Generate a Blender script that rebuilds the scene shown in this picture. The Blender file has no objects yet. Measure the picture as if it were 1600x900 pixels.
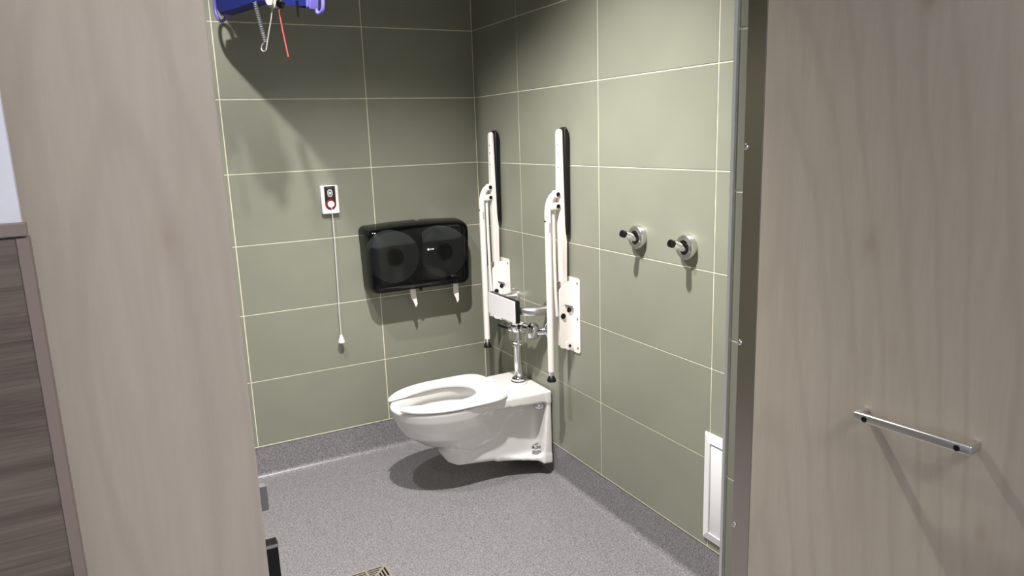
import bpy, bmesh, math, random
import numpy as np
from mathutils import Vector, Matrix
random.seed(4)
S = bpy.context.scene
COL = S.collection
PI = math.pi

# ------------------------------------------------------------------ camera
cam_d = bpy.data.cameras.new('camera'); cam = bpy.data.objects.new('camera', cam_d); COL.objects.link(cam)
cam_d.sensor_width = 36.0; cam_d.lens = 1138.877 / 1600 * 36; cam_d.clip_start = 0.02
R3 = [(0.88238, -0.46935, -0.03333), (-0.12513, -0.16579, -0.97819), (0.45359, 0.86731, -0.20502)]   # right, down, forward
rt, dn, fw = [Vector(r) for r in R3]
mw = Matrix((rt, -dn, -fw)).transposed().to_4x4(); mw.translation = Vector((-1.52238, -3.22827, 1.47003))
cam.matrix_world = mw
S.camera = cam

# ------------------------------------------------------------------ world, lamps, exposure
W = bpy.data.worlds.new('world'); S.world = W; W.use_nodes = True
W.node_tree.nodes['Background'].inputs[0].default_value = (0.8, 0.85, 1, 1)
W.node_tree.nodes['Background'].inputs[1].default_value = 0.02
def spot(name, loc, watts, half, blend, rad, color):
    l = bpy.data.lights.new(name, 'SPOT'); l.energy = watts; l.spot_size = 2 * math.radians(half); l.spot_blend = blend
    l.shadow_soft_size = rad; l.color = color
    o = bpy.data.objects.new(name, l); COL.objects.link(o); o.location = loc
    return o
WARM = (1.0, 0.975, 0.93)
da = spot('downlight_a', (-0.82, -1.43, 2.585), 335, 55, 0.90, 0.03, WARM); da.rotation_euler = (math.radians(6), math.radians(-5), 0)
db = spot('downlight_b', (-1.30, -1.00, 2.585), 94, 61, 0.42, 0.025, WARM); db.rotation_euler = (math.radians(9), 0, 0)
def area(name, loc, watts, sx, sy, color):
    l = bpy.data.lights.new(name, 'AREA'); l.shape = 'RECTANGLE'; l.size = sx; l.size_y = sy; l.energy = watts; l.color = color
    o = bpy.data.objects.new(name, l); COL.objects.link(o); o.location = loc
    return o
area('corridor_light_a', (-1.80, -2.60, 2.58), 2.6, 0.15, 0.15, (1.0, 0.94, 0.88))
area('corridor_light_b', (-0.52, -4.1, 2.58), 51, 1.3, 0.7, (1.0, 0.975, 0.95))
S.view_settings.view_transform = 'Standard'; S.view_settings.look = 'None'
S.view_settings.exposure = 0.0; S.view_settings.gamma = 1.0; S.view_settings.use_curve_mapping = False

# ------------------------------------------------------------------ materials
def srgb(r, g, b):
    f = lambda c: (c / 255 / 12.92) if c / 255 <= 0.04045 else ((c / 255 + 0.055) / 1.055) ** 2.4
    return (f(r), f(g), f(b), 1)
def mat(name, col, rough=0.5, metal=0.0, spec=0.5, coat=0.0):
    m = bpy.data.materials.new(name); m.use_nodes = True
    b = m.node_tree.nodes['Principled BSDF']
    b.inputs['Base Color'].default_value = col; b.inputs['Roughness'].default_value = rough
    b.inputs['Metallic'].default_value = metal; b.inputs['Specular IOR Level'].default_value = spec
    b.inputs['Coat Weight'].default_value = coat; b.inputs['Coat Roughness'].default_value = 0.05
    return m
def nd(m, t, **kw):
    n = m.node_tree.nodes.new(t)
    for k, v in kw.items(): setattr(n, k, v)
    return n
def lk(m, a, b): m.node_tree.links.new(a, b)
def bsdf(m): return m.node_tree.nodes['Principled BSDF']
def noise(m, vec, scale, detail=3, rough=0.5, dist=0.0):
    n = nd(m, 'ShaderNodeTexNoise'); n.inputs['Scale'].default_value = scale; n.inputs['Detail'].default_value = detail
    n.inputs['Roughness'].default_value = rough; n.inputs['Distortion'].default_value = dist
    lk(m, vec, n.inputs['Vector']); return n.outputs['Fac']
def ramp(m, fac, stops):
    n = nd(m, 'ShaderNodeValToRGB'); e = n.color_ramp.elements
    while len(e) < len(stops): e.new(0.5)
    for q, (p, c) in zip(e, stops): q.position = p; q.color = c
    lk(m, fac, n.inputs[0]); return n.outputs[0]
def mixc(m, fac, a, b, mode='MIX'):
    n = nd(m, 'ShaderNodeMix', data_type='RGBA', blend_type=mode)
    if isinstance(fac, (int, float)): n.inputs[0].default_value = fac
    else: lk(m, fac, n.inputs[0])
    for s, v in ((6, a), (7, b)):
        if isinstance(v, tuple): n.inputs[s].default_value = v
        else: lk(m, v, n.inputs[s])
    return n.outputs[2]
def coords(m, scale, rot=(0, 0, 0)):
    t = nd(m, 'ShaderNodeTexCoord'); p = nd(m, 'ShaderNodeMapping'); p.inputs['Scale'].default_value = scale
    p.inputs['Rotation'].default_value = rot
    lk(m, t.outputs['Object'], p.inputs['Vector']); return p.outputs['Vector']
def bump(m, h, strength, dist=0.001):
    n = nd(m, 'ShaderNodeBump'); n.inputs['Strength'].default_value = strength; n.inputs['Distance'].default_value = dist
    lk(m, h, n.inputs['Height']); lk(m, n.outputs[0], bsdf(m).inputs['Normal'])

M = {}
m = M['tile'] = mat('sage_tile', srgb(138, 137, 120), 0.42, 0, 0.45)
v = coords(m, (1, 1, 1)); lk(m, ramp(m, noise(m, v, 3, 4), [(0.3, srgb(131, 132, 119)), (0.7, srgb(139, 140, 126))]), bsdf(m).inputs['Base Color'])
bump(m, noise(m, v, 260, 2), 0.06, 0.0005)
m = M['grout'] = mat('cream_grout', srgb(232, 226, 204), 0.85)
v = coords(m, (1, 1, 1)); lk(m, ramp(m, noise(m, v, 40, 3), [(0.3, srgb(225, 219, 196)), (0.7, srgb(238, 233, 212))]), bsdf(m).inputs['Base Color'])
m = M['vinyl'] = mat('speckled_vinyl', srgb(150, 145, 148), 0.34, 0, 0.5)
v = coords(m, (1, 1, 1))
c = ramp(m, noise(m, v, 190, 2, 0.6), [(0.34, srgb(80, 78, 82)), (0.5, srgb(124, 120, 124)), (0.66, srgb(162, 158, 162))])
lk(m, mixc(m, 0.35, c, ramp(m, noise(m, v, 520, 1, 0.6), [(0.38, srgb(70, 68, 73)), (0.62, srgb(168, 164, 168))])), bsdf(m).inputs['Base Color'])
bump(m, noise(m, v, 420, 2), 0.25, 0.001)
def wood(name, stops, zscale, knots, rough=0.45):
    m = mat(name, stops[1][1], rough, 0, 0.4)
    v = coords(m, (1.0, 1.0, zscale))
    g1 = noise(m, v, 9, 6, 0.6, 0.6); g2 = noise(m, v, 70, 4, 0.65)
    c = ramp(m, g1, stops)
    c = mixc(m, 0.35, c, ramp(m, g2, [(0.3, stops[0][1]), (0.7, stops[-1][1])]))
    w = nd(m, 'ShaderNodeTexWave', wave_type='RINGS', rings_direction='SPHERICAL'); vv = coords(m, (2.4, 2.4, 2.4 * zscale * 1.6))
    w.inputs['Scale'].default_value = 3.2; w.inputs['Distortion'].default_value = 9; w.inputs['Detail'].default_value = 3; w.inputs['Detail Scale'].default_value = 0.8
    lk(m, vv, w.inputs['Vector'])
    c = mixc(m, ramp(m, w.outputs['Fac'], [(0.0, (0.0, 0.0, 0.0, 1)), (0.75, (0.05, 0.05, 0.05, 1)), (1.0, (0.50, 0.50, 0.50, 1))]), c, stops[0][1])
    if knots:
        kv = coords(m, (1, 1, 0.55)); vo = nd(m, 'ShaderNodeTexVoronoi'); vo.inputs['Scale'].default_value = 7.5; lk(m, kv, vo.inputs['Vector'])
        k = ramp(m, vo.outputs['Distance'], [(0.02, (0.55, 0.55, 0.55, 1)), (0.10, (0.12, 0.12, 0.12, 1)), (0.2, (0, 0, 0, 1))])
        c = mixc(m, k, c, knots)
    lk(m, c, bsdf(m).inputs['Base Color'])
    return m
M['ash'] = wood('pale_ash_laminate', [(0.25, srgb(170, 159, 146)), (0.5, srgb(181, 171, 158)), (0.78, srgb(190, 181, 168))], 0.10, srgb(152, 132, 116))
M['dark_wood'] = None
m = mat('dark_grey_brown_laminate', srgb(96, 84, 78), 0.5, 0, 0.35); M['dark_wood'] = m
v = coords(m, (0.35, 1, 9)); g = noise(m, v, 6, 7, 0.65, 0.4)
c = ramp(m, g, [(0.3, srgb(70, 60, 56)), (0.5, srgb(104, 93, 87)), (0.7, srgb(136, 124, 116))])
c = mixc(m, 0.4, c, ramp(m, noise(m, coords(m, (1.0, 1, 40)), 9, 4, 0.7), [(0.3, srgb(66, 57, 53)), (0.7, srgb(128, 116, 108))])); lk(m, c, bsdf(m).inputs['Base Color'])
M['taupe'] = mat('taupe_edge_trim', srgb(136, 122, 116), 0.5)
M['white_wall'] = mat('white_paint', srgb(226, 229, 239), 0.6)
M['ceil'] = mat('ceiling_paint', srgb(160, 159, 157), 0.9)
M['ceramic'] = mat('white_vitreous_china', srgb(226, 224, 223), 0.10, 0, 0.5, 0.6)
M['seat'] = mat('white_seat_plastic', srgb(246, 242, 240), 0.22, 0, 0.5)
M['white_metal'] = mat('white_powder_coat', srgb(240, 234, 230), 0.32, 0, 0.5)
M['white_plastic'] = mat('white_plastic', srgb(236, 234, 238), 0.35)
M['black'] = mat('black_rubber', srgb(16, 15, 16), 0.42, 0, 0.4)
M['black_gloss'] = mat('black_gloss', srgb(14, 13, 15), 0.12, 0, 0.5)
M['chrome'] = mat('chrome', (0.82, 0.82, 0.84, 1), 0.06, 1)
m = M['steel'] = mat('brushed_steel', (0.46, 0.42, 0.385, 1), 0.24, 1)
v = coords(m, (60, 60, 1)); bump(m, noise(m, v, 30, 2), 0.08, 0.0005)
m = M['satin'] = mat('satin_aluminium', (0.66, 0.65, 0.64, 1), 0.32, 1)
M['alu_trim'] = mat('anodised_edge_trim', (0.70, 0.71, 0.72, 1), 0.38, 0.7)
M['paper'] = mat('tissue_paper', srgb(236, 232, 226), 0.9, 0, 0.1)
M['red'] = mat('red_plastic', srgb(120, 14, 26), 0.3)
M['red_cord'] = mat('red_cord', srgb(185, 62, 55), 0.6)
M['blue'] = mat('blue_spreader_fabric', srgb(24, 36, 108), 0.45, 0, 0.4)
M['purple'] = mat('lilac_plastic', srgb(104, 97, 172), 0.35)
M['lgrey'] = mat('light_grey_plastic', srgb(200, 196, 192), 0.4)
M['mgrey'] = mat('grey_plastic', srgb(110, 110, 114), 0.45)
M['logo'] = mat('white_print', srgb(240, 240, 240), 0.5)
M['logo_grey'] = mat('grey_print', srgb(170, 170, 170), 0.5)
M['beige_steel'] = mat('drain_steel', (0.62, 0.57, 0.50, 1), 0.4, 0.8)
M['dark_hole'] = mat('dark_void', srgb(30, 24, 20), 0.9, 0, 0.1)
M['water'] = mat('water', (0.75, 0.76, 0.72, 1), 0.02, 0, 0.5)
# smoke-tinted see-through plastic
m = M['smoke'] = bpy.data.materials.new('smoked_plastic'); m.use_nodes = True
nt = m.node_tree; nt.nodes.remove(nt.nodes['Principled BSDF']); out = nt.nodes['Material Output']
tr = nd(m, 'ShaderNodeBsdfTransparent'); tr.inputs[0].default_value = (0.24, 0.26, 0.27, 1)
gl = nd(m, 'ShaderNodeBsdfGlossy'); gl.inputs['Roughness'].default_value = 0.10
df = nd(m, 'ShaderNodeBsdfDiffuse'); df.inputs[0].default_value = (0.006, 0.007, 0.009, 1)
fr = nd(m, 'ShaderNodeFresnel'); fr.inputs[0].default_value = 1.42
m1 = nd(m, 'ShaderNodeMixShader'); m1.inputs[0].default_value = 0.80; lk(m, df.outputs[0], m1.inputs[1]); lk(m, tr.outputs[0], m1.inputs[2])
m2 = nd(m, 'ShaderNodeMixShader'); lk(m, fr.outputs[0], m2.inputs[0]); lk(m, m1.outputs[0], m2.inputs[1]); lk(m, gl.outputs[0], m2.inputs[2])
lk(m, m2.outputs[0], out.inputs[0])

# ------------------------------------------------------------------ mesh helpers (world coordinates in, origin taken off by the thing's base)
def thing(name, loc, label, cat, group=None):
    o = bpy.data.objects.new(name, None); COL.objects.link(o); o.location = loc; o.empty_display_size = 0.05
    o['label'] = label; o['category'] = cat
    if group: o['group'] = group
    return o
def tag(o, label=None, cat=None, kind=None, group=None):
    for k, v in (('label', label), ('category', cat), ('kind', kind), ('group', group)):
        if v: o[k] = v
    return o
def base_of(p):
    b = Vector((0, 0, 0))
    while p is not None: b = b + p.location; p = p.parent
    return b
def obj(name, bm, mt, parent=None, smooth=False, label=None, loc=None):
    if isinstance(bm, tuple):
        me0 = bpy.data.meshes.new('t'); me0.from_pydata([tuple(x) for x in bm[0]], [], bm[1]); b2 = bmesh.new(); b2.from_mesh(me0); bpy.data.meshes.remove(me0); bm = b2
    bmesh.ops.recalc_face_normals(bm, faces=bm.faces)
    off = base_of(parent)
    if parent is None:
        if loc is None:
            xs = [q.co for q in bm.verts]
            off = Vector([(min(c[i] for c in xs) + max(c[i] for c in xs)) / 2 for i in range(3)]); off.z = min(c.z for c in xs)
        else: off = Vector(loc)
    bmesh.ops.translate(bm, verts=bm.verts, vec=-off)
    me = bpy.data.meshes.new(name); bm.to_mesh(me); bm.free(); me.materials.append(M[mt])
    o = bpy.data.objects.new(name, me); COL.objects.link(o)
    if parent is None: o.location = off
    else: o.parent = parent
    if smooth:
        for p in me.polygons: p.use_smooth = True
        if smooth != 'all': me.set_sharp_from_angle(angle=math.radians(38))
    if label: o['label'] = label
    return o
def box(x0, x1, y0, y1, z0, z1, bev=0.0, seg=1, bm=None):
    b = bmesh.new()
    vs = [b.verts.new((x, y, z)) for x in (x0, x1) for y in (y0, y1) for z in (z0, z1)]
    for f in ((0, 1, 3, 2), (4, 6, 7, 5), (0, 4, 5, 1), (2, 3, 7, 6), (0, 2, 6, 4), (1, 5, 7, 3)): b.faces.new([vs[i] for i in f])
    if bev: bmesh.ops.bevel(b, geom=list(b.edges), offset=bev, segments=seg, profile=0.5, affect='EDGES')
    return merge(bm, b)
def merge(bm, b):
    if bm is None: return b
    me = bpy.data.meshes.new('t'); b.to_mesh(me); b.free(); bm.from_mesh(me); bpy.data.meshes.remove(me); return bm
def frame_for(d):
    d = Vector(d).normalized(); a = Vector((0, 0, 1)) if abs(d.z) < 0.9 else Vector((1, 0, 0))
    u = d.cross(a).normalized(); return u, u.cross(d).normalized(), d
def lathe(prof, origin, axis, n=32, bm=None):
    """prof: (radius, distance along axis)"""
    b = bmesh.new(); u, w, d = frame_for(axis); o = Vector(origin); rings = []
    for r, t in prof:
        if r < 1e-6: rings.append([b.verts.new(o + d * t)])
        else: rings.append([b.verts.new(o + d * t + (u * math.cos(2 * PI * i / n) + w * math.sin(2 * PI * i / n)) * r) for i in range(n)])
    for a, c in zip(rings, rings[1:]):
        for i in range(n):
            j = (i + 1) % n
            if len(a) == 1 and len(c) == 1: continue
            if len(a) == 1: b.faces.new((a[0], c[i], c[j]))
            elif len(c) == 1: b.faces.new((a[i], a[j], c[0]))
            else: b.faces.new((a[i], a[j], c[j], c[i]))
    for rg in (rings[0], rings[-1]):
        if len(rg) > 1: b.faces.new(rg)
    return merge(bm, b)
def smooth_path(pts, sub=6):
    pts = [Vector(p) for p in pts]; out = []
    for i in range(len(pts) - 1):
        p0 = pts[max(i - 1, 0)]; p1 = pts[i]; p2 = pts[i + 1]; p3 = pts[min(i + 2, len(pts) - 1)]
        for k in range(sub):
            t = k / sub
            out.append(0.5 * ((2 * p1) + (-p0 + p2) * t + (2 * p0 - 5 * p1 + 4 * p2 - p3) * t * t + (-p0 + 3 * p1 - 3 * p2 + p3) * t ** 3))
    out.append(pts[-1]); return out
def tube(path, r, n=14, bm=None, rz=None, cap=True):
    b = bmesh.new(); path = [Vector(p) for p in path]; rings = []; u = None
    for i, p in enumerate(path):
        d = (path[min(i + 1, len(path) - 1)] - path[max(i - 1, 0)]).normalized()
        if u is None: u, w, _ = frame_for(d)
        else:
            u = (u - d * u.dot(d)).normalized(); w = u.cross(d).normalized()
        rr = r[i] if isinstance(r, (list, tuple)) else r
        rings.append([b.verts.new(p + (u * math.cos(2 * PI * k / n) + w * math.sin(2 * PI * k / n)) * rr) for k in range(n)])
    for a, c in zip(rings, rings[1:]):
        for k in range(n): b.faces.new((a[k], a[(k + 1) % n], c[(k + 1) % n], c[k]))
    if cap: b.faces.new(rings[0]); b.faces.new(rings[-1])
    return merge(bm, b)
def prism(poly, axis, a0, a1, bev=0.0, seg=2, bm=None):
    """poly in the two other axes (x,z for axis y; x,y for axis z; y,z for axis x)"""
    b = bmesh.new()
    def pt(p, a): return (p[0], a, p[1]) if axis == 'y' else ((p[0], p[1], a) if axis == 'z' else (a, p[0], p[1]))
    lo = [b.verts.new(pt(p, a0)) for p in poly]; hi = [b.verts.new(pt(p, a1)) for p in poly]; n = len(poly)
    b.faces.new(lo); b.faces.new(hi)
    for i in range(n): b.faces.new((lo[i], lo[(i + 1) % n], hi[(i + 1) % n], hi[i]))
    if bev:
        es = [e for e in b.edges if abs(e.verts[0].co['xyz'.index(axis)] - e.verts[1].co['xyz'.index(axis)]) < 1e-7]
        bmesh.ops.bevel(b, geom=es, offset=bev, segments=seg, profile=0.5, affect='EDGES')
    return merge(bm, b)
def rrect(cx, cy, w, h, r, n=5, wt=None):
    """rounded rectangle; wt = width at the top (trapezoid)"""
    wt = w if wt is None else wt; out = []
    for (sx, sy, a0) in ((1, 1, 0), (-1, 1, 90), (-1, -1, 180), (1, -1, 270)):
        hw = (wt if sy > 0 else w) / 2
        for k in range(n + 1):
            a = math.radians(a0 + 90 * k / n)
            out.append((cx + sx * (hw - r) + r * math.cos(a), cy + sy * (h / 2 - r) + r * math.sin(a)))
    return out
def loft(rings, cap0=True, cap1=True):
    b = bmesh.new(); R = [[b.verts.new(p) for p in r] for r in rings]; n = len(R[0])
    for a, c in zip(R, R[1:]):
        for i in range(n): b.faces.new((a[i], a[(i + 1) % n], c[(i + 1) % n], c[i]))
    if cap0: b.faces.new(R[0])
    if cap1: b.faces.new(R[-1])
    return b

# ------------------------------------------------------------------ the setting
CEIL = 2.60
XL = -2.30
def struct(name, bm, mt, label, **kw):
    o = obj(name, bm, mt, **kw); o['kind'] = 'structure'; o['label'] = label; return o
struct('floor', box(-3.2, 0.7, -4.6, 0.05, -0.08, 0.0), 'vinyl', 'grey speckled vinyl floor of the wet room')
struct('ceiling', box(-3.2, 0.7, -4.6, 0.05, CEIL, CEIL + 0.08), 'ceil', 'plain white ceiling above the washroom')
wb = struct('wall_back', box(XL, 0.05, 0.0016, 0.05, 0.1455, CEIL), 'grout', 'sage green tiled wall behind the toilet roll dispenser')
wr = struct('wall_right', box(0.0016, 0.05, -2.167, 0.0016, 0.1455, CEIL), 'grout', 'sage green tiled wall the toilet hangs on')
struct('wall_left', box(XL - 0.05, XL, -2.17, 0.05, 0, CEIL), 'tile', 'sage green wall on the left side of the washroom')
wfr = struct('wall_front', box(-0.4725, 0.05, -2.24, -2.167, 0, CEIL), 'grout', 'wall end beside the door opening, tiled in sage green')
struct('wall_pocket', box(XL, -1.42, -2.26, -2.17, 0, CEIL), 'tile', 'inner skin of the wall that hides the sliding door')
struct('wall_lintel', box(-1.42, -0.467, -2.24, -2.17, 2.12, CEIL), 'white_wall', 'wall above the door opening')
struct('wall_behind', box(-3.2, 0.7, -4.65, -4.6, 0, CEIL), 'white_wall', 'corridor wall behind the viewer')
struct('wall_corridor', box(-3.25, -3.2, -4.6, -2.3, 0, CEIL), 'white_wall', 'corridor end wall on the far left')
struct('wall_side', box(0.7, 0.75, -4.6, -2.2, 0, CEIL), 'white_wall', 'corridor end wall on the far right')

G = 0.0038                                            # joint width
ROWS = [0.15 + 0.3 * i for i in range(9)]
tile_cache = {}
def tile(wall, axis, a0, a1, z0, z1, plane, sign=1):
    w = round(a1 - a0 - G, 4); h = round(z1 - z0 - G, 4); key = (axis, w, h)
    t = 0.007
    if key not in tile_cache:
        b = bmesh.new()
        if axis == 'x': b = box(-w / 2, w / 2, 0, t, 0, h, 0.0007)
        else: b = box(0, t, -w / 2, w / 2, 0, h, 0.0007)
        me = bpy.data.meshes.new('tile'); bmesh.ops.recalc_face_normals(b, faces=b.faces); b.to_mesh(me); b.free(); me.materials.append(M['tile']); tile_cache[key] = me
    o = bpy.data.objects.new('tile', tile_cache[key]); COL.objects.link(o)
    mid = (a0 + a1) / 2; zz = z0 + G / 2
    p = Vector((mid, plane, zz)) if axis == 'x' else Vector((plane, mid, zz))
    o.parent = wall; o.location = p - wall.location
for i, z0 in enumerate(ROWS):
    z1 = min(z0 + 0.3, CEIL)
    for a0, a1 in ((XL, -1.735), (-1.735, -1.1349), (-1.1349, -0.5264), (-0.5264, 0.0)): tile(wb, 'x', a0, a1, z0, z1, 0.0)
    for a0, a1 in ((-2.160, -1.617), (-1.617, -1.0222), (-1.0222, -0.4308), (-0.4308, 0.0)): tile(wr, 'y', a0, a1, z0, z1, 0.0)
    tile(wfr, 'y', -2.240, -2.1690, z0, z1, -0.474)

def cove(name, along, a0, a1, label):
    r = 0.024; prof = [(0.004, 0.1455), (0.004, 0.024)] + [(0.004 - r + r * math.cos(t), r - r * math.sin(t)) for t in [PI / 2 * k / 8 for k in range(1, 9)]] + [(-0.020, -0.002), (0.045, -0.002), (0.045, 0.1455)]
    b = bmesh.new(); rings = []
    for a in (a0, a1):
        rings.append([b.verts.new((a, p, z) if along == 'x' else (p, a, z)) for p, z in prof])
    n = len(prof)
    for i in range(n): b.faces.new((rings[0][i], rings[0][(i + 1) % n], rings[1][(i + 1) % n], rings[1][i]))
    b.faces.new(rings[0]); b.faces.new(rings[1])
    return struct(name, b, 'vinyl', label, smooth=True, loc=(0, 0, 0))
cove('baseboard_back', 'x', XL, 0.045, 'grey speckled coved vinyl skirting under the dispenser wall')
cove('baseboard_right', 'y', -2.167, 0.045, 'grey speckled coved vinyl skirting under the toilet wall')

# corner edge trim, stainless strip, door leaves
struct('trim_1', box(-0.4775, -0.466, -2.1685, -2.1600, 0, CEIL, 0.001), 'alu_trim', 'slim anodised metal edge trim on the tiled wall corner')
t2 = struct('trim_2', box(-0.4785, -0.4745, -2.2420, -2.1960, 0, 2.12, 0.0008), 'steel', 'brushed stainless steel strip beside the open door')
for z in (1.434, 1.052, 0.655, 1.84, 0.25):
    obj('screw', lathe([(0.0058, 0), (0.0056, 0.0015), (0.0040, 0.0032), (0.0018, 0.0036), (0.0016, 0.0024), (0, 0.0024)], (-0.4785, -2.2015, z), (-1, 0, 0), 14), 'chrome', t2, True)

# sliding leaf (left)
d1 = struct('door_1', box(-2.35, -1.4170, -2.315, -2.275, 0.008, 2.12, 0.0015), 'ash', 'pale ash sliding door leaf half drawn into its pocket on the left', loc=(-1.52, -2.295, 1.1))
obj('strike_plate', prism(rrect(-1.4125, 1.0190, 0.012, 0.034, 0.002, 3), 'y', -2.302, -2.290, 0.0006), 'mgrey', d1, label='small grey latch tab on the door edge')
ep = obj('edge_pull', box(-1.4170, -1.4005, -2.302, -2.284, 0.78, 0.947, 0.0008), 'black', d1, label='black edge pull')
obj('pull_cap', box(-1.4170, -1.4000, -2.3025, -2.2835, 0.947, 0.952, 0.0006), 'chrome', ep, label='chrome cap')

# corridor wall with dark wainscot, left of the sliding leaf
wc_ = struct('wall_wainscot', box(-3.2, -1.6165, -2.355, -2.343, 0, CEIL), 'white_wall', 'white corridor wall with dark wood grain cladding below')
obj('cladding', box(-3.2, -1.6230, -2.3640, -2.355, 0.0, 1.3865), 'dark_wood', wc_, label='dark grey brown wood grain cladding')
obj('edge_trim', box(-1.6230, -1.6120, -2.3655, -2.3430, 0.0, 1.3870, 0.0008), 'taupe', wc_, label='taupe vertical edge trim')
obj('cap_rail', box(-3.2, -1.6120, -2.3700, -2.355, 1.3885, 1.4015, 0.0008), 'taupe', wc_, label='taupe rail capping the cladding')

# hinged leaf (right) swung open towards the viewer
ANG = math.radians(6.5); HX, HY = -0.4788, -2.2424
d2 = struct('door_2', box(0, 0.040, -0.90, 0, 0.008, 2.10, 0.0015), 'ash', 'pale ash door leaf standing open on the right with a bar handle', loc=(0, 0, 0))
d2.location = (HX, HY, 0); d2.rotation_euler.z = ANG
def local2(name, bm, mt, par, smooth=True, label=None):
    o = obj(name, bm, mt, None, smooth, label, loc=(0, 0, 0)); o.parent = par; return o
hy0, hy1, hz = -0.224, -0.409, 0.9895
handle = local2('bar_handle', box(-0.0335, -0.0235, hy1, hy0, hz - 0.0075, hz + 0.0075, 0.0030, 3), 'satin', d2, label='satin metal bar handle')
for yy in (hy0 - 0.006, hy1 + 0.006):
    local2('handle_post', box(-0.0260, 0.0, yy - 0.006, yy + 0.006, hz - 0.0075, hz + 0.0075, 0.0025, 2), 'satin', handle)
for yy in (hy0 - 0.020, hy1 + 0.020):
    local2('screw_hole', lathe([(0.0048, 0), (0.0048, 0.0006), (0, 0.0006)], (-0.0335, yy, hz - 0.001), (-1, 0, 0), 16), 'black_gloss', handle)

# ------------------------------------------------------------------ toilet
YC = -0.500
def seg_sdf(px, pz, poly):
    d = np.full(px.shape, 1e9); inside = np.zeros(px.shape, bool); n = len(poly)
    for i in range(n):
        ax, az = poly[i]; bx, bz = poly[(i + 1) % n]; ex, ez = bx - ax, bz - az
        t = np.clip(((px - ax) * ex + (pz - az) * ez) / (ex * ex + ez * ez), 0, 1)
        d = np.minimum(d, np.hypot(px - ax - t * ex, pz - az - t * ez))
        c = ((az > pz) != (bz > pz)) & (px < (bx - ax) * (pz - az) / ((bz - az) if abs(bz - az) > 1e-12 else 1e-12) + ax); inside ^= c
    return np.where(inside, -d, d)
def extr(d2d, v, hw, r):
    a = d2d + r; b = np.abs(v) - hw + r
    return np.minimum(np.maximum(a, b), 0) + np.hypot(np.maximum(a, 0), np.maximum(b, 0)) - r
def smin(a, b, k):
    h = np.clip(0.5 + 0.5 * (b - a) / k, 0, 1); return b + (a - b) * h - k * h * (1 - h)
def surface_nets(F, org, h):
    ins = F < 0; nx, ny, nz = F.shape
    acc = np.zeros((nx - 1, ny - 1, nz - 1, 3)); cnt = np.zeros((nx - 1, ny - 1, nz - 1))
    base = np.stack(np.meshgrid(*[np.arange(s - 1) for s in F.shape], indexing='ij'), -1).astype(float)
    cor = [(i, j, k) for i in (0, 1) for j in (0, 1) for k in (0, 1)]
    sl = lambda A, c: A[c[0]:c[0] + nx - 1, c[1]:c[1] + ny - 1, c[2]:c[2] + nz - 1]
    for c0 in cor:
        for ax in range(3):
            if c0[ax]: continue
            c1 = list(c0); c1[ax] = 1; a = sl(F, c0); b = sl(F, c1); cr = (a < 0) != (b < 0)
            t = np.where(cr, a / np.where(cr, a - b, 1), 0); p = base + np.array(c0); p = p.copy(); p[..., ax] += t
            acc += np.where(cr[..., None], p, 0); cnt += cr
    act = cnt > 0; idx = -np.ones(cnt.shape, int); idx[act] = np.arange(act.sum())
    V = acc[act] / cnt[act][:, None] * h + np.array(org); faces = []
    for ax in range(3):
        o1, o2 = [a for a in range(3) if a != ax]
        s0 = [slice(1, -1)] * 3; s1 = [slice(1, -1)] * 3; s0[ax] = slice(0, -1); s1[ax] = slice(1, None)
        A = ins[tuple(s0)]; B = ins[tuple(s1)]; cr = A != B; I = np.argwhere(cr); fl = A[cr]
        q = I.copy(); q[:, o1] += 1; q[:, o2] += 1
        def cell(d1, d2):
            c = q.copy(); c[:, o1] -= d1; c[:, o2] -= d2; return idx[c[:, 0], c[:, 1], c[:, 2]]
        quad = np.stack([cell(1, 1), cell(0, 1), cell(0, 0), cell(1, 0)], 1)
        if ax == 1: fl = ~fl
        quad[~fl] = quad[~fl][:, ::-1]; faces.append(quad)
    return V, np.concatenate(faces)
h = 0.0045
gu = np.arange(-0.012, 0.72, h); gv = np.arange(-0.21, 0.21, h); gz = np.arange(0.035, 0.425, h)
U, Vv, Z = np.meshgrid(gu, gv, gz, indexing='ij')
ZT = 0.392                                            # rim and deck height
fz_ = [0.150, 0.195, 0.215, 0.262, 0.300, 0.350, 0.385, 0.45]
uf = np.interp(Z, fz_, [0.44, 0.505, 0.548, 0.612, 0.640, 0.662, 0.670, 0.672])
hw = np.interp(Z, fz_, [0.075, 0.092, 0.108, 0.140, 0.155, 0.170, 0.176, 0.177])
ub = 0.19; uc = (uf + ub) / 2; ua = (uf - ub) / 2
rad = np.hypot((U - uc) / ua, Vv / hw)
bowl = np.maximum((rad - 1) * np.minimum(ua, hw) * 0.9, np.maximum(Z - ZT, 0.185 - Z))
trap = extr(seg_sdf(U, Z, [(0, 0.062), (0, 0.375), (0.42, 0.375), (0.468, 0.24), (0.468, 0.150), (0.455, 0.126), (0.42, 0.114)]), Vv, 0.094, 0.022)
trap = np.maximum(trap, np.where(U > 0.375, np.hypot(U - 0.375, Vv), np.abs(Vv)) - 0.0945)
bulge = extr(seg_sdf(U, Z, [(0.10, 0.375), (0.11, 0.305), (0.165, 0.300), (0.205, 0.270), (0.235, 0.225), (0.275, 0.195), (0.355, 0.180), (0.43, 0.20), (0.43, 0.375)]), Vv, 0.114, 0.016)
dk = np.interp(U, [0, 0.12, 0.26, 0.34], [0.163, 0.163, 0.150, 0.165])
deck = np.maximum(np.maximum(np.abs(Vv) - dk, np.maximum(U - 0.36, -U)), np.maximum(Z - ZT, np.interp(U, [0, 0.3], [0.338, 0.356]) - Z))
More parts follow.
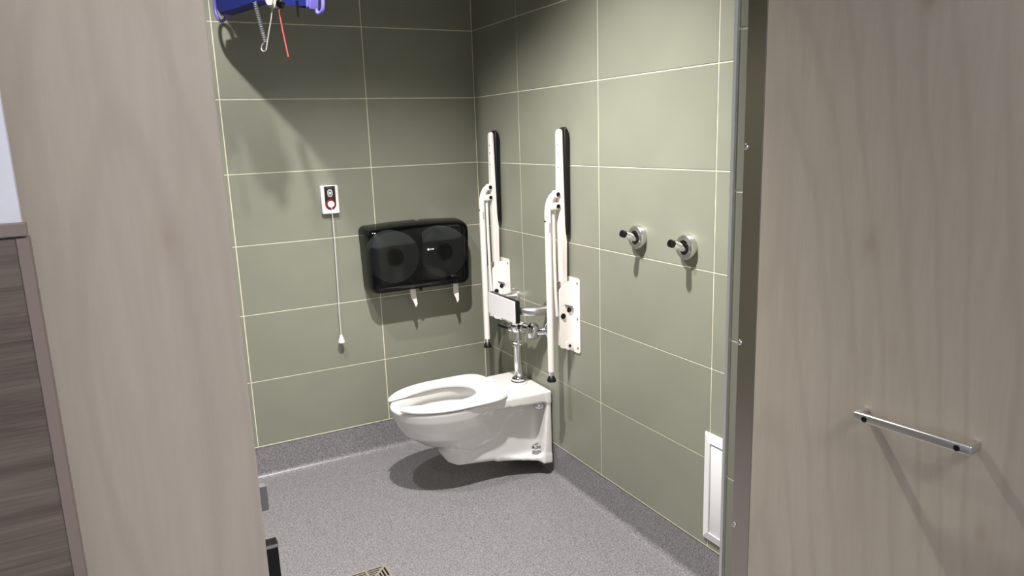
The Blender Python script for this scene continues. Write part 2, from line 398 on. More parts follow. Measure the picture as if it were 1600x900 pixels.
flange = np.maximum(np.maximum(np.abs(Vv) - 0.163, np.maximum(U - np.interp(Z, [0.06, 0.36], [0.050, 0.026]), -U)), np.maximum(Z - ZT, 0.062 - Z))
foot_ = np.maximum(np.maximum(np.abs(Vv) - np.interp(U, [0, 0.05, 0.22], [0.160, 0.150, 0.088]), np.maximum(U - 0.24, -U)), np.maximum(Z - np.interp(U, [0, 0.2], [0.088, 0.100]), np.interp(U, [0, 0.4], [0.062, 0.114]) - Z))
F = smin(trap, bulge, 0.008); F = smin(F, bowl, 0.018); F = smin(F, deck, 0.010); F = smin(F, flange, 0.012); F = smin(F, foot_, 0.022)
F = np.maximum(F, Z - ZT)
# hollow of the bowl with an overhanging rim
iz = [0.10, 0.20, 0.25, 0.345, 0.352, 0.45]
ru = np.interp(Z, iz, [0.05, 0.10, 0.155, 0.200, 0.184, 0.184]); rv = np.interp(Z, iz, [0.04, 0.07, 0.105, 0.140, 0.122, 0.122])
hol = np.maximum((np.hypot((U - np.interp(Z, [0.2, 0.39], [0.36, 0.445])) / ru, Vv / rv) - 1) * rv * 0.9, 0.165 - Z)
F = -smin(-F, hol, 0.008)
F = np.maximum(F, 0.006 - U)
V3, Q = surface_nets(F, (gu[0], gv[0], gz[0]), h)
# relax a little so the glaze reads smooth
nb = np.zeros_like(V3); ct = np.zeros(len(V3)); E4 = np.concatenate([Q[:, [0, 1]], Q[:, [1, 2]], Q[:, [2, 3]], Q[:, [3, 0]]])
for it in range(5):
    nb[:] = 0; ct[:] = 0
    np.add.at(nb, E4[:, 0], V3[E4[:, 1]]); np.add.at(nb, E4[:, 1], V3[E4[:, 0]]); np.add.at(ct, E4[:, 0], 1); np.add.at(ct, E4[:, 1], 1)
    V3 = V3 + 0.5 * (nb / ct[:, None] - V3)
toilet = thing('toilet', (0, YC, 0.06), 'white wall hung toilet with open front seat in the corner', 'toilet')
Wd = np.stack([-V3[:, 0], V3[:, 1] + YC, V3[:, 2]], 1)
obj('bowl', (Wd.tolist(), Q.tolist()), 'ceramic', toilet, 'all')
def T(u, v, z): return (-u, YC + v, z)
obj('water', loft([[T(0.355 + 0.095 * math.cos(2 * PI * k / 28), 0.066 * math.sin(2 * PI * k / 28), 0.1995) for k in range(28)], [T(0.355 + 0.095 * math.cos(2 * PI * k / 28), 0.066 * math.sin(2 * PI * k / 28), 0.198) for k in range(28)]]), 'water', toilet)
# open front seat: a band swept round, cut at the front
def seat_curve(a, L, Wd_, back, p):
    # a = 0 at the front tip going round; superellipse with squarer rear
    c, s = math.cos(a), math.sin(a); e = 2.0 if c > 0 else p
    r = (abs(c / (L if c > 0 else back)) ** e + abs(s / Wd_) ** e) ** (-1 / e); return r * c, r * s
sec = []
gap_o, gap_i = 0.31, 0.56
N = 72
SZ = ZT + 0.006; TH = 0.022
for i in range(N + 1):
    t = i / N
    ao = gap_o + (2 * PI - 2 * gap_o) * t; ai = gap_i + (2 * PI - 2 * gap_i) * t
    ou, ov = seat_curve(ao, 0.250, 0.181, 0.236, 5.0); iu, iv = seat_curve(ai, 0.215, 0.108, 0.140, 2.3)
    o_ = Vector(T(0.428 + ou, ov, 0)); i_ = Vector(T(0.440 + iu, iv, 0)); d = (i_ - o_); wd = d.length; d.normalize()
    prof = [(0.004, 0), (0.0, 0.005), (0.001, 0.013), (0.005, 0.019), (0.014, TH), (wd - 0.012, TH - 0.002), (wd - 0.004, TH - 0.007), (wd, TH - 0.013), (wd - 0.003, 0.0)]
    sec.append([tuple(o_ + d * a + Vector((0, 0, SZ + b))) for a, b in prof])
obj('seat', loft(sec), 'seat', toilet, True, 'white open front seat ring')
for s in (-1, 1):
    hg = lathe([(0.017, 0), (0.017, 0.012), (0.013, 0.020), (0, 0.021)], T(0.185, s * 0.072, ZT), (0, 0, 1), 18); box(-0.215, -0.172, YC + s * 0.072 - 0.015, YC + s * 0.072 + 0.015, ZT + 0.003, ZT + 0.016, 0.003, 2, bm=hg)
    obj('seat_hinge', hg, 'seat', toilet, True)
for s in (-1, 1):
    for (uu, zz) in ((0.044, 0.316), (0.066, 0.128)):
        b = lathe([(0.021, 0), (0.021, 0.003), (0.016, 0.0035), (0.016, 0.016), (0.013, 0.024), (0.009, 0.030), (0.005, 0.034), (0, 0.034)], T(uu - 0.012, s * 0.118, zz), (-1, 0, 0), 18)
        obj('mounting_bolt', b, 'chrome', toilet, True, 'chrome mounting nut')

# ------------------------------------------------------------------ flush valve
fv = thing('flush_valve', T(0.078, 0, ZT), 'chrome flush valve rising from the toilet deck', 'flush valve')
px_, py_ = -0.078, YC
def L(prof, org, ax=(0, 0, 1), n=32): return lathe(prof, org, ax, n)
obj('spud_gasket', L([(0.036, 0), (0.037, 0.003), (0.036, 0.006), (0, 0.006)], (px_, py_, ZT + 0.0005)), 'white_plastic', fv, True)
obj('spud_flange', L([(0.034, 0), (0.034, 0.006), (0.030, 0.010), (0.030, 0.018), (0.026, 0.022), (0.022, 0.026), (0.020, 0.030), (0.0, 0.030)], (px_, py_, ZT + 0.005)), 'chrome', fv, True)
obj('flush_tube', L([(0.0185, 0), (0.0185, 0.150), (0, 0.150)], (px_, py_, ZT + 0.03)), 'chrome', fv, True)
obj('coupling_nut', L([(0.019, 0), (0.024, 0.002), (0.024, 0.012), (0.0215, 0.015), (0.0235, 0.018), (0.0235, 0.026), (0.019, 0.030), (0, 0.030)], (px_, py_, 0.560)), 'chrome', fv, True)
vb = obj('valve_body', L([(0.020, 0), (0.0205, 0.040), (0.026, 0.046), (0.029, 0.052), (0.029, 0.070), (0.025, 0.074), (0.028, 0.078), (0.0285, 0.088), (0.022, 0.096), (0.010, 0.101), (0, 0.102)], (px_, py_, 0.588)), 'chrome', fv, True)
obj('tailpiece', tube([(px_, py_, 0.652), (px_ + 0.010, py_ - 0.05, 0.652), (px_ + 0.018, py_ - 0.095, 0.652)], 0.0195, 20), 'chrome', fv, True)
obj('tail_nut', L([(0.0195, 0), (0.026, 0.002), (0.026, 0.018), (0.0195, 0.020), (0, 0.020)], (px_ + 0.006, py_ - 0.032, 0.652), (0.18, -0.98, 0), 8), 'chrome', fv, True)
cs = obj('control_stop', L([(0.0, -0.034), (0.016, -0.033), (0.025, -0.026), (0.028, -0.012), (0.029, 0.0), (0.028, 0.012), (0.024, 0.024), (0.018, 0.030), (0.014, 0.036), (0, 0.037)], (px_ + 0.020, py_ - 0.108, 0.652)), 'chrome', fv, True)
obj('supply_pipe', tube([(px_ + 0.02, py_ - 0.108, 0.652), (-0.030, py_ - 0.135, 0.653), (-0.001, py_ - 0.150, 0.654)], 0.0175, 20), 'chrome', fv, True)
obj('wall_flange', L([(0.042, 0), (0.042, 0.003), (0.037, 0.011), (0.026, 0.018), (0.021, 0.020), (0, 0.020)], (-0.0005, py_ - 0.150, 0.654), (-0.9, 0.42, 0)), 'chrome', fv, True)
obj('handle_socket', L([(0.013, 0.015), (0.013, 0.034), (0.010, 0.038), (0.0, 0.038)], (px_, py_, 0.640), (-0.75, 0.66, 0), 20), 'chrome', fv, True)
hd = Vector((-0.75, 0.66, 0)).normalized(); h0 = Vector((px_, py_, 0.640)) + hd * 0.034
obj('flush_lever', tube([h0, h0 + hd * 0.02 + Vector((0, 0, 0.004)), h0 + hd * 0.052 + Vector((0, 0, 0.016))], [0.0045, 0.0055, 0.0075], 14), 'black_gloss', fv, True, 'short dark flush lever')

# ------------------------------------------------------------------ backrest pad on a bent steel bracket
br = thing('back_support', (0, YC, 0.745), 'white padded backrest plate on a bent steel tube above the flush valve', 'backrest')
yn, yf, zt = -0.655, -0.350, 0.748
path = [(0.0, yn, zt), (-0.055, yn, zt)] + [(-0.055 - 0.055 * math.sin(t), yn + 0.055 - 0.055 * math.cos(t), zt) for t in [PI / 2 * k / 8 for k in range(1, 9)]]
path += [(-0.110, yf - 0.055, zt)] + [(-0.055 - 0.055 * math.cos(t), yf - 0.055 + 0.055 * math.sin(t), zt) for t in [PI / 2 * k / 8 for k in range(1, 9)]] + [(0.0, yf, zt)]
obj('support_tube', tube(path, 0.0205, 20), 'satin', br, True, 'brushed steel tube')
for yy in (yn, yf): obj('wall_flange', L([(0.040, 0), (0.040, 0.006), (0.037, 0.009), (0.0, 0.009)], (-0.0005, yy, zt), (-1, 0, 0), 36), 'satin', br, True)
pd = obj('pad', box(-0.150, -0.127, -0.628, -0.380, 0.700, 0.796, 0.004, 3), 'black', br, True, 'black pad core')
obj('pad_face', prism(rrect((-0.628 - 0.380) / 2, 0.748, 0.246, 0.094, 0.004, 3), 'x', -0.153, -0.149, 0.001, 1), 'white_plastic', pd, True, 'white front face of the pad')

# ------------------------------------------------------------------ folding support rails
def grab_bar(yb, label, x):
    g = thing('grab_bar', (0, yb, 0.61), label, 'grab bar', 'white fold-up grab bars beside the toilet')
    Y = yb
    # wall plate: flange + two cheeks
    b = prism([(Y + p[0], p[1]) for p in rrect(0, 0.762, 0.150, 0.304, 0.012, 4)], 'x', -0.0045, -0.0005, 0.001, 1)
    for s in (-1, 1):
        prism([(-0.002, 0.902), (-0.030, 0.900), (-0.066, 0.874), (-0.068, 0.866), (-0.068, 0.640), (-0.062, 0.634), (-0.002, 0.618)], 'y', Y + s * 0.028 - 0.002, Y + s * 0.028 + 0.002, 0.0008, 1, bm=b)
    plate = obj('mounting_plate', b, 'white_metal', g, True)
    for yy, zz in ((-0.060, 0.895), (-0.060, 0.752), (-0.060, 0.632), (0.060, 0.895), (0.060, 0.752), (0.060, 0.632)):
        obj('screw', L([(0.0052, 0), (0.0046, 0.0018), (0.002, 0.0024), (0, 0.0012)], (-0.0045, Y + yy, zz), (-1, 0, 0), 12), 'steel', plate, True)
    for xx, zz, r in ((-0.024, 0.786, 0.0075), (-0.052, 0.764, 0.0085), (-0.026, 0.640, 0.006)):
        obj('pivot_bolt', L([(r + 0.003, 0), (r + 0.003, 0.0012), (r, 0.0016), (r * 0.95, 0.0060), (r * 0.5, 0.0062), (r * 0.45, 0.0040), (0, 0.0040)], (xx, Y - 0.030, zz), (0, -1, 0), 16), 'black_gloss', plate, True, 'dark pivot bolt')
    obj('notch_shade', prism([(-0.046, 0.812), (-0.010, 0.800), (-0.008, 0.786), (-0.016, 0.790)], 'y', Y - 0.036, Y - 0.030, 0.0008, 1), 'mgrey', plate, False)  # grey plate painting in the dark recess of the cheek's triangular cutout
    obj('lower_lug', prism(rrect(-0.026, 0.640, 0.030, 0.034, 0.006, 3), 'y', Y - 0.0335, Y - 0.030, 0.0008, 1), 'white_metal', plate, True)
    # upright rail
    rail = obj('rail', prism([(-0.047, 0.740), (-0.019, 0.740), (-0.019, 1.060), (-0.023, 1.090), (-0.0255, 1.120), (-0.0265, 1.474), (-0.030, 1.484), (-0.037, 1.487), (-0.044, 1.483), (-0.0470, 1.472), (-0.0475, 1.240), (-0.0475, 1.130), (-0.047, 1.06)], 'y', Y - 0.0145, Y + 0.0145, 0.006, 3), 'white_metal', g, True, 'white upright rail')
    for zz in (1.43, 1.395, 1.345): obj('rivet', L([(0.0032, 0), (0.0026, 0.0012), (0, 0.0012)], (-0.0478, Y - 0.008, zz), (-1, 0, 0), 10), 'mgrey', rail, True)
    obj('arm_pad', prism([(-0.0258, 1.488), (-0.016, 1.494), (-0.006, 1.480), (-0.0022, 1.455), (-0.0022, 1.425), (-0.0045, 1.385), (-0.0065, 1.340), (-0.0065, 1.095), (-0.010, 1.083), (-0.0165, 1.083), (-0.0185, 1.095), (-0.0225, 1.120), (-0.0250, 1.16)], 'y', Y - 0.021, Y + 0.021, 0.005, 3), 'black', g, True, 'black arm pad against the wall')
    # drop leg
    lx = -0.0945
    pth = [(lx, Y, 0.535), (lx, Y, 0.80), (lx, Y, 1.16)] + smooth_path([(lx, Y, 1.165), (lx + 0.002, Y, 1.190), (lx + 0.010, Y, 1.216), (lx + 0.024, Y, 1.236), (lx + 0.044, Y, 1.243)], 4)
    leg = obj('leg', tube(pth, 0.0130, 18), 'white_metal', g, True, 'white folding leg')
    obj('leg_label', box(lx - 0.003, lx + 0.003, Y - 0.0136, Y - 0.0126, 1.10, 1.135), 'logo_grey', leg)
    obj('clip', box(lx - 0.0145, lx - 0.010, Y - 0.005, Y + 0.004, 1.140, 1.145), 'black', leg)
    for zz, xa in ((1.243, -0.0655), (1.197, -0.086)):
        br_ = obj('bracket', box(xa, -0.0450, Y - 0.0165, Y + 0.0165, zz - 0.0135, zz + 0.0135, 0.005, 2), 'white_metal', g, True)
        obj('pivot_bolt', L([(0.0085, 0), (0.0085, 0.0012), (0.0065, 0.0030), (0.003, 0.0030), (0.0028, 0.0012), (0, 0.0012)], (-0.056, Y - 0.0165, zz), (0, -1, 0), 16), 'black_gloss', br_, True, 'dark pivot bolt')
    obj('strut', tube([(-0.0700, Y, 1.185), (-0.0690, Y, 1.0), (-0.0670, Y, 0.86), (-0.0615, Y, 0.76)], 0.0062, 12), 'white_metal', g, True, 'thin white connecting rod')
    obj('spring', tube([(-0.052, Y - 0.006 + 0.0, 0.90), (-0.054, Y - 0.006, 0.86)], 0.0055, 10), 'steel', g, True)
    st = obj('foot_stem', L([(0.0085, 0), (0.0085, 0.020), (0, 0.020)], (lx, Y, 0.516), (0, 0, 1), 16), 'chrome', g, True)
    obj('rubber_foot', L([(0.0185, 0), (0.0190, 0.004), (0.0165, 0.012), (0.0105, 0.022), (0.0085, 0.024), (0, 0.024)], (lx, Y, 0.494), (0, 0, 1), 20), 'black', g, True, 'black rubber foot')
    return g
def copy_tree(o, parent=None):
    c = o.copy(); COL.objects.link(c); c.parent = parent
    for ch in o.children: copy_tree(ch, c)
    return c
gb = grab_bar(-0.815, 'folded up white grab bar with drop leg, nearer the robe hooks', 0)
gb2 = copy_tree(gb); gb2.location.y = -0.230; gb2['label'] = 'folded up white grab bar with drop leg, nearer the room corner'

# ------------------------------------------------------------------ twin roll dispenser with its rolls
DX, DZ = -0.362, 0.942
dp = thing('toilet_paper_dispenser', (DX, 0, 0.80), 'smoked black twin roll toilet paper dispenser on the tiled wall', 'dispenser')
def drr(y, w, wt, hgt, r, dz=0.0, dx=0.0, arch=0.0):
    pts = rrect(DX + dx, DZ + dz, w, hgt, r, 7, wt)
    # dense top edge so that it can arch
    out = []
    for i, (a, b) in enumerate(pts):
        out.append((a, y, b))
        if i == 7:
            n_ = pts[8]
            for k in range(1, 12):
                t = k / 12; out.append((a + (n_[0] - a) * t, y, b + (n_[1] - b) * t + arch * math.sin(PI * t)))
        if i in (15, 23, 31):
            n_ = pts[(i + 1) % 32]
            for k in range(1, 12): t = k / 12; out.append((a + (n_[0] - a) * t, y, b + (n_[1] - b) * t))
    return out
obj('back_case', loft([drr(-0.0005, 0.478, 0.492, 0.300, 0.026, arch=0.006), drr(-0.010, 0.478, 0.492, 0.300, 0.026, arch=0.006)]), 'black', dp, True, 'dark backplate')
cv = obj('front_cover', loft([drr(-0.010, 0.482, 0.496, 0.302, 0.028, arch=0.008), drr(-0.060, 0.481, 0.494, 0.300, 0.030, -0.001, arch=0.008), drr(-0.118, 0.474, 0.484, 0.290, 0.034, -0.003, arch=0.006), drr(-0.132, 0.462, 0.472, 0.278, 0.036, -0.004, arch=0.005),
    drr(-0.139, 0.438, 0.446, 0.256, 0.034, -0.005, arch=0.004), drr(-0.142, 0.38, 0.39, 0.20, 0.03, -0.005)], cap0=False), 'smoke', dp, True, 'smoked see-through cover')
obj('lock', L([(0.011, 0), (0.011, 0.003), (0.008, 0.005), (0, 0.005)], (DX + 0.02, -0.045, DZ + 0.158), (0, -0.1, 1), 18), 'mgrey', dp, True)
obj('centre_divider', box(DX + 0.006, DX + 0.014, -0.115, -0.012, DZ - 0.13, DZ + 0.125, 0.002), 'black', dp)
obj('tear_edge', box(DX - 0.012, DX - 0.002, -0.128, -0.108, DZ - 0.158, DZ - 0.147, 0.001), 'black', dp)
lg = obj('maker_mark', L([(0.0052, 0), (0.0052, 0.0006), (0, 0.0006)], (DX + 0.031, -0.1422, DZ + 0.032), (0, -1, 0), 16), 'logo', dp, label='small white printed mark')
for k, (a, b_, hh) in enumerate(((0.0075, 0.0115, 0.0050), (0.0125, 0.0155, 0.0042), (0.0165, 0.0195, 0.0046), (0.0205, 0.0235, 0.0056), (0.0243, 0.0268, 0.0040))):
    obj('mark_letter', prism([(DX + 0.031 + a, DZ + 0.032 - hh / 2 - (0.0012 if k == 3 else 0)), (DX + 0.031 + b_, DZ + 0.032 - hh / 2 - (0.0012 if k == 3 else 0)), (DX + 0.032 + b_, DZ + 0.032 + hh / 2), (DX + 0.032 + a, DZ + 0.032 + hh / 2)], 'y', -0.1428, -0.1422), 'logo', lg)
def roll(cx, R, label, tx, tlen, lean):
    r = thing('toilet_roll', (cx, -0.06, DZ - 0.01), label, 'toilet roll', 'large paper rolls inside the dispenser')
    zc = DZ + 0.006
    obj('paper', lathe([(0.041, 0), (R - 0.002, 0), (R, 0.002), (R, 0.086), (R - 0.002, 0.088), (0.041, 0.088), (0.041, 0)], (cx, -0.104, zc), (0, 1, 0), 48), 'paper', r, True)
    obj('core', lathe([(0.0405, 0.0), (0.0405, 0.086), (0.0, 0.086), (0, 0.060), (0.038, 0.060), (0.038, 0.0)], (cx, -0.103, zc), (0, 1, 0), 36), 'dark_hole', r, True)
    w = 0.0125; yb_ = -0.085
    z0 = DZ - 0.135; P = [(-w, z0, 0), (w, z0, 0), (w + lean * 0.4, z0 - tlen * 0.5, 0.004), (w + lean, z0 - tlen, 0.010), (0.002 + lean, z0 - tlen - 0.012, 0.014), (-0.004 + lean * 0.8, z0 - tlen + 0.014, 0.006), (-w + lean * 0.5, z0 - tlen * 0.65, 0.0)]
    b = bmesh.new(); A_ = [b.verts.new((tx + p[0], yb_ - p[2], p[1])) for p in P]; B_ = [b.verts.new((tx + p[0], yb_ - p[2] + 0.0008, p[1])) for p in P]
    b.faces.new(A_); b.faces.new(B_)
    for i in range(len(P)): b.faces.new((A_[i], A_[(i + 1) % len(P)], B_[(i + 1) % len(P)], B_[i]))
    obj('loose_end', b, 'paper', r, False, 'loose end of paper hanging below the dispenser')
roll(-0.478, 0.117, 'large paper roll in the left half of the smoked dispenser', -0.398, 0.090, 0.004)
roll(-0.236, 0.117, 'large paper roll in the right half of the smoked dispenser', -0.180, 0.098, -0.004)

# ------------------------------------------------------------------ emergency call switch with pull cord
ec = thing('emergency_call_switch', (-0.727, 0, 1.16), 'white emergency call switch with red ring and hanging pull cord', 'call switch')
cx = -0.7285
obj('housing', loft([[(a, -0.0005, b) for a, b in rrect(cx, 1.2205, 0.076, 0.124, 0.005, 4)], [(a, -0.020, b) for a, b in rrect(cx, 1.2205, 0.076, 0.124, 0.005, 4)], [(a, -0.0235, b) for a, b in rrect(cx, 1.2205, 0.070, 0.118, 0.004, 4)]]), 'white_plastic', ec, True)
pn = [(cx - 0.024, 1.279), (cx - 0.024, 1.200)] + [(cx + 0.024 * math.cos(t), 1.200 + 0.024 * math.sin(t)) for t in [PI + PI * k / 14 for k in range(1, 14)]] + [(cx + 0.024, 1.200), (cx + 0.024, 1.279)]
fp = obj('face_panel', prism(pn, 'y', -0.0250, -0.0232), 'black_gloss', ec, False, 'black face panel with rounded lower end')
obj('red_ring', lathe([(0.0225, 0), (0.0225, 0.0007), (0, 0.0007)], (cx, -0.0250, 1.2005), (0, -1, 0), 32), 'red', fp, False, 'dark red ring')
obj('button', lathe([(0.0145, 0), (0.0145, 0.006), (0.012, 0.008), (0.005, 0.0085), (0.004, 0.007), (0, 0.007)], (cx, -0.0257, 1.2005), (0, -1, 0), 28), 'white_plastic', fp, True, 'round white button')
obj('indicator_bezel', prism(rrect(cx, 1.249, 0.022, 0.034, 0.0108, 6), 'y', -0.0272, -0.0250, 0.0006, 1), 'lgrey', fp, True)
obj('indicator_lens', prism(rrect(cx, 1.249, 0.014, 0.025, 0.0068, 6), 'y', -0.0280, -0.0272, 0.0005, 1), 'mgrey', fp, True)
obj('indicator_light', lathe([(0.0045, 0), (0.003, 0.001), (0, 0.0012)], (cx, -0.0280, 1.249), (0, -1, 0), 14), 'logo', fp, True)
for k in range(7): obj('print_mark', box(cx - 0.0155 + k * 0.0046, cx - 0.0155 + k * 0.0046 + 0.0030, -0.0252, -0.0249, 1.2725, 1.2748), 'mgrey', fp)
for k in range(6): obj('print_mark', box(cx - 0.0125 + k * 0.0044, cx - 0.0125 + k * 0.0044 + 0.0030, -0.0254, -0.0249, 1.2262, 1.2285), 'red', fp)
cord = obj('pull_cord', tube([(cx, -0.034, 1.200), (cx + 0.001, -0.034, 1.150), (cx + 0.002, -0.032, 1.05), (cx - 0.001, -0.030, 0.85), (cx - 0.004, -0.029, 0.70), (cx - 0.004, -0.029, 0.605)], 0.0016, 8), 'white_plastic', ec, True, 'thin white pull cord')
obj('cord_bell', lathe([(0.004, 0), (0.006, -0.003), (0.0145, -0.030), (0.0150, -0.036), (0.013, -0.038), (0, -0.038)], (cx - 0.004, -0.029, 0.610), (0, 0, 1), 8), 'white_plastic', ec, False, 'white pull knob')

# ------------------------------------------------------------------ robe hooks
def hook(y, z, label):
    h_ = thing('robe_hook', (0, y, z - 0.04), label, 'hook', 'steel robe hooks on the tiled wall')
    obj('rosette', lathe([(0.039, 0), (0.0395, 0.003), (0.0395, 0.016), (0.0370, 0.020), (0.0235, 0.0215), (0.0225, 0.019), (0, 0.019)], (-0.0005, y, z), (-1, 0, 0), 48), 'satin', h_, True, 'brushed steel disc')
    obj('recess', lathe([(0.0222, 0), (0.0222, 0.0010), (0, 0.0010)], (-0.0194, y, z), (-1, 0, 0), 32), 'black_gloss', h_, True, 'dark centre disc')
    ax = Vector((-0.90, 0.06, 0.36))
    pg = obj('peg', lathe([(0.0120, 0), (0.0120, 0.042), (0.0112, 0.043), (0, 0.043)], (-0.019, y, z - 0.003), ax, 10), 'chrome', h_, True, 'chrome peg')
    obj('peg_tip', lathe([(0.0116, 0), (0.0124, 0.002), (0.0124, 0.014), (0.0105, 0.0165), (0, 0.0165)], Vector((-0.019, y, z - 0.003)) + ax.normalized() * 0.043, ax, 20), 'black_gloss', pg, True, 'chrome peg tip with its dark reflection painted black')  # chrome end of the peg; the dark reflection in it is painted black
    for a in (25, 205): obj('set_screw', lathe([(0.0032, 0), (0.0028, 0.0014), (0, 0.0014)], (-0.0208, y + 0.030 * math.cos(math.radians(a)), z + 0.030 * math.sin(math.radians(a))), (-1, 0, 0), 12), 'chrome', h_, True)
    return h_
k1 = hook(-1.262, 1.119, 'steel robe hook nearer the white grab bars')
k2 = copy_tree(k1); k2.location.y = -1.507; k2.location.z = 1.114 - 0.04; k2['label'] = 'steel robe hook nearer the open door'

# ------------------------------------------------------------------ access panel low on the wall
ap = thing('access_panel', (0, -1.75, 0.18), 'white framed access panel low on the tiled wall by the door', 'access panel')
ya, yb_, za, zb = -1.602, -1.930, 0.178, 0.541; fw_ = 0.030
def frame_side(p0, p1, q0, q1):
    # p0,p1 outer corners, q0,q1 inner corners (y,z); bevelled towards the outside
    b = bmesh.new(); o0 = [b.verts.new((-0.0005, *p)) for p in (p0, p1)]; o1 = [b.verts.new((-0.006, *p)) for p in (p0, p1)]
    i0 = [b.verts.new((-0.0005, *p)) for p in (q0, q1)]; i1 = [b.verts.new((-0.013, *p)) for p in (q0, q1)]
    for f in ((o0[0], o0[1], o1[1], o1[0]), (o1[0], o1[1], i1[1], i1[0]), (i1[0], i1[1], i0[1], i0[0]), (i0[0], i0[1], o0[1], o0[0]), (o0[0], o1[0], i1[0], i0[0]), (o0[1], i0[1], i1[1], o1[1])): b.faces.new(f)
    bmesh.ops.bevel(b, geom=[e for e in b.edges], offset=0.0012, segments=2, affect='EDGES'); return b
O_ = [(ya, zb), (yb_, zb), (yb_, za), (ya, za)]; I_ = [(ya - fw_, zb - fw_), (yb_ + fw_, zb - fw_), (yb_ + fw_, za + fw_), (ya - fw_, za + fw_)]
for i in range(4): obj('frame_rail', frame_side(O_[i], O_[(i + 1) % 4], I_[i], I_[(i + 1) % 4]), 'white_plastic', ap, True)
obj('hatch', box(-0.0095, -0.0005, yb_ + fw_ + 0.002, ya - fw_ - 0.002, za + fw_ + 0.002, zb - fw_ - 0.003, 0.0015, 2), 'white_plastic', ap, True)

# ------------------------------------------------------------------ floor drain
fd = thing('floor_drain', (-0.945, -1.022, 0.0), 'square slotted steel floor drain in the grey vinyl', 'drain')
obj('sump', box(-1.018, -0.872, -1.095, -0.949, 0.0005, 0.0012), 'dark_hole', fd)
x0, x1, y0, y1 = -1.021, -0.869, -1.098, -0.946
def ringframe(i, w, z0=0.0012, z1=0.0040):
    b = bmesh.new(); b = box(x0 + i, x1 - i, y0 + i, y0 + i + w, z0, z1); box(x0 + i, x1 - i, y1 - i - w, y1 - i, z0, z1, bm=b); box(x0 + i, x0 + i + w, y0 + i + w, y1 - i - w, z0, z1, bm=b); box(x1 - i - w, x1 - i, y0 + i + w, y1 - i - w, z0, z1, bm=b); return b
obj('rim', ringframe(0, 0.010), 'beige_steel', fd)
for i in (0.0165, 0.0285, 0.0405, 0.0525): obj('grate_ring', ringframe(i, 0.0055), 'beige_steel', fd)
gc = (x0 + x1) / 2, (y0 + y1) / 2
obj('grate_hub', box(gc[0] - 0.016, gc[0] + 0.016, gc[1] - 0.016, gc[1] + 0.016, 0.0012, 0.0040), 'beige_steel', fd)
for s in range(4):
    a = PI / 4 + s * PI / 2; p0 = Vector((gc[0], gc[1], 0.0)) ; d = Vector((math.cos(a), math.sin(a), 0)); nrm = Vector((-d.y, d.x, 0)) * 0.004
    b = bmesh.new(); vs = []
    for z in (0.0012, 0.0041):
        for q in (p0 + nrm, p0 - nrm, p0 - nrm + d * 0.098, p0 + nrm + d * 0.098): vs.append(b.verts.new((q.x, q.y, z)))
    for f in ((0, 1, 2, 3), (4, 7, 6, 5), (0, 4, 5, 1), (1, 5, 6, 2), (2, 6, 7, 3), (3, 7, 4, 0)): b.faces.new([vs[i] for i in f])
    obj('grate_spoke', b, 'beige_steel', fd)
for s in range(4):
    b = bmesh.new()
    a = s * PI / 2; d = Vector((math.cos(a), math.sin(a), 0)); n_ = Vector((-d.y, d.x, 0))
    c0 = Vector((gc[0], gc[1], 0)) + d * 0.040; hw_ = d * 0.027 + n_ * 0.003
    xs = sorted((c0.x - abs(hw_.x), c0.x + abs(hw_.x))); ys = sorted((c0.y - abs(hw_.y), c0.y + abs(hw_.y)))
    obj('grate_bar', box(xs[0], xs[1], ys[0], ys[1], 0.0012, 0.0041), 'beige_steel', fd)

# ------------------------------------------------------------------ patient hoist spreader bar hanging from above
A2 = Vector((-1.125, -0.130, 0)); D2 = Vector((0.39845, -0.91719, 0)); N2 = Vector((0.91719, 0.39845, 0))
def H(s, z, n=0.0): p = A2 + D2 * s + N2 * n; return Vector((p.x, p.y, z))
ho = thing('patient_hoist', H(0.33, 1.95), 'blue spreader bar of a ceiling hoist with lilac end hooks, high on the left', 'hoist')
bot = [(0.045, 1.962), (0.065, 1.946), (0.156, 1.952), (0.261, 1.958), (0.333, 1.957), (0.414, 1.942), (0.52, 1.916), (0.590, 1.900), (0.606, 1.912)]
top = [(0.606, 1.962), (0.52, 2.000), (0.414, 2.050), (0.333, 2.070), (0.261, 2.066), (0.156, 2.045), (0.065, 2.012), (0.045, 2.000)]
def hprism(poly, n0, n1, bev):
    b = bmesh.new(); lo = [b.verts.new(H(s, z, n0)) for s, z in poly]; hi = [b.verts.new(H(s, z, n1)) for s, z in poly]; k = len(poly)
    b.faces.new(lo); b.faces.new(hi); es = []
    for i in range(k): b.faces.new((lo[i], lo[(i + 1) % k], hi[(i + 1) % k], hi[i]))
    bmesh.ops.bevel(b, geom=[e for e in b.edges if (e.verts[0] in lo) == (e.verts[1] in lo)], offset=bev, segments=3, affect='EDGES'); return b
sb = obj('spreader_bar', hprism(bot + top, -0.030, 0.030, 0.008), 'blue', ho, True, 'blue spreader bar')
for pts in ([(0.066, 1.955), (0.050, 1.934), (0.022, 1.929), (0.000, 1.945), (-0.010, 1.975), (-0.004, 2.010), (0.020, 2.034), (0.046, 2.030), (0.060, 2.005)], [(0.596, 1.905), (0.606, 1.888), (0.620, 1.884), (0.634, 1.893), (0.640, 1.915), (0.636, 1.950), (0.620, 1.972), (0.604, 1.965)]):
    obj('end_hook', tube(smooth_path([H(s, z) for s, z in pts], 5), 0.0062, 12), 'purple', ho, True, 'lilac plastic hook')
obj('end_cap', hprism([(0.040, 1.968), (0.062, 1.942), (0.076, 1.950), (0.064, 2.004), (0.046, 2.006)], -0.026, 0.026, 0.005), 'purple', ho, True, 'lilac end cap')
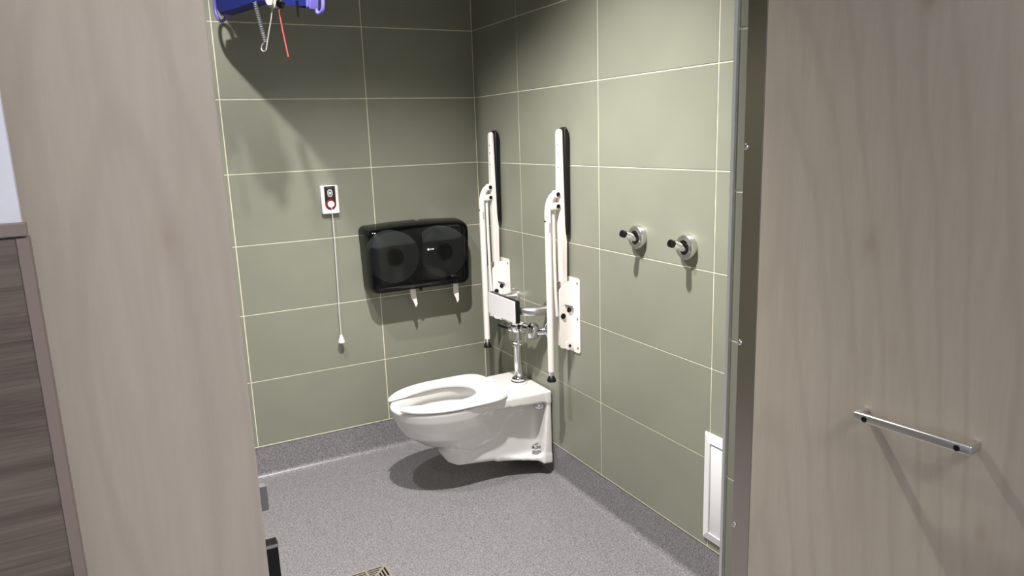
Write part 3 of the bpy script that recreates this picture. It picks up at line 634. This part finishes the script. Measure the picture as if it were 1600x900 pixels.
obj('end_cap', hprism([(0.586, 1.902), (0.604, 1.898), (0.614, 1.925), (0.612, 1.960), (0.594, 1.968)], -0.032, 0.032, 0.005), 'purple', ho, True, 'lilac end cap')
obj('motor_housing', hprism([(0.10, 2.13), (0.16, 2.09), (0.52, 2.07), (0.60, 2.12), (0.60, 2.38), (0.52, 2.42), (0.16, 2.42), (0.10, 2.38)], -0.075, 0.075, 0.020), 'lgrey', ho, True, 'grey hoist motor housing')
obj('lift_tape', hprism([(0.315, 2.42), (0.355, 2.42), (0.355, CEIL - 0.002), (0.315, CEIL - 0.002)], -0.0015, 0.0015, 0.0004), 'mgrey', ho, False)
obj('black_tag', hprism([(0.540, 1.930), (0.552, 1.930), (0.550, 1.878), (0.543, 1.878)], -0.034, -0.031, 0.0005), 'black', ho, False)
obj('emergency_cord', tube(smooth_path([H(0.452, 1.945, -0.038), H(0.457, 1.900, -0.042), H(0.466, 1.842, -0.042), H(0.484, 1.756, -0.042)], 5), 0.0024, 8), 'red_cord', ho, True, 'red emergency pull cord')
hc = thing('hand_control', H(0.44, 1.91, -0.05), 'lilac and grey hoist hand control with a curled cord', 'hand control')
obj('body', hprism([(0.398, 2.060), (0.470, 2.050), (0.472, 1.955), (0.462, 1.925), (0.452, 1.917), (0.428, 1.919), (0.414, 1.930), (0.404, 1.960)], -0.066, -0.034, 0.008), 'lgrey', hc, True)
kp = obj('keypad', hprism([(0.408, 2.050), (0.446, 2.045), (0.448, 1.962), (0.440, 1.944), (0.422, 1.946), (0.412, 1.962)], -0.0685, -0.064, 0.002), 'purple', hc, True, 'lilac key panel')
obj('indicator', lathe([(0.003, 0), (0.002, 0.001), (0, 0.001)], H(0.432, 1.957, -0.0685), -N2, 10), 'logo', kp, True)
obj('cord_socket', lathe([(0.015, -0.004), (0.015, 0.008), (0.011, 0.012), (0, 0.012)], H(0.482, 1.926, -0.050), -N2, 20), 'black_gloss', hc, True)
coil = []
for k in range(241):
    t = k / 240; s = 0.316 + 0.040 * t; z = 1.955 - 0.137 * t; a = t * 22 * 2 * PI
    coil.append(H(s + 0.0055 * math.cos(a), z, -0.04 + 0.0055 * math.sin(a)))
obj('coiled_cord', tube(coil, 0.0024, 6), 'mgrey', hc, True, 'grey coiled cord')
obj('cord', tube(smooth_path([H(0.355, 1.818, -0.04), H(0.336, 1.810, -0.04), H(0.328, 1.797, -0.04), H(0.345, 1.787, -0.045), H(0.369, 1.788, -0.05), H(0.376, 1.800, -0.05), H(0.399, 1.849, -0.05), H(0.420, 1.890, -0.05), H(0.430, 1.922, -0.05)], 6), 0.0022, 8), 'lgrey', hc, True, 'pale cord loop')
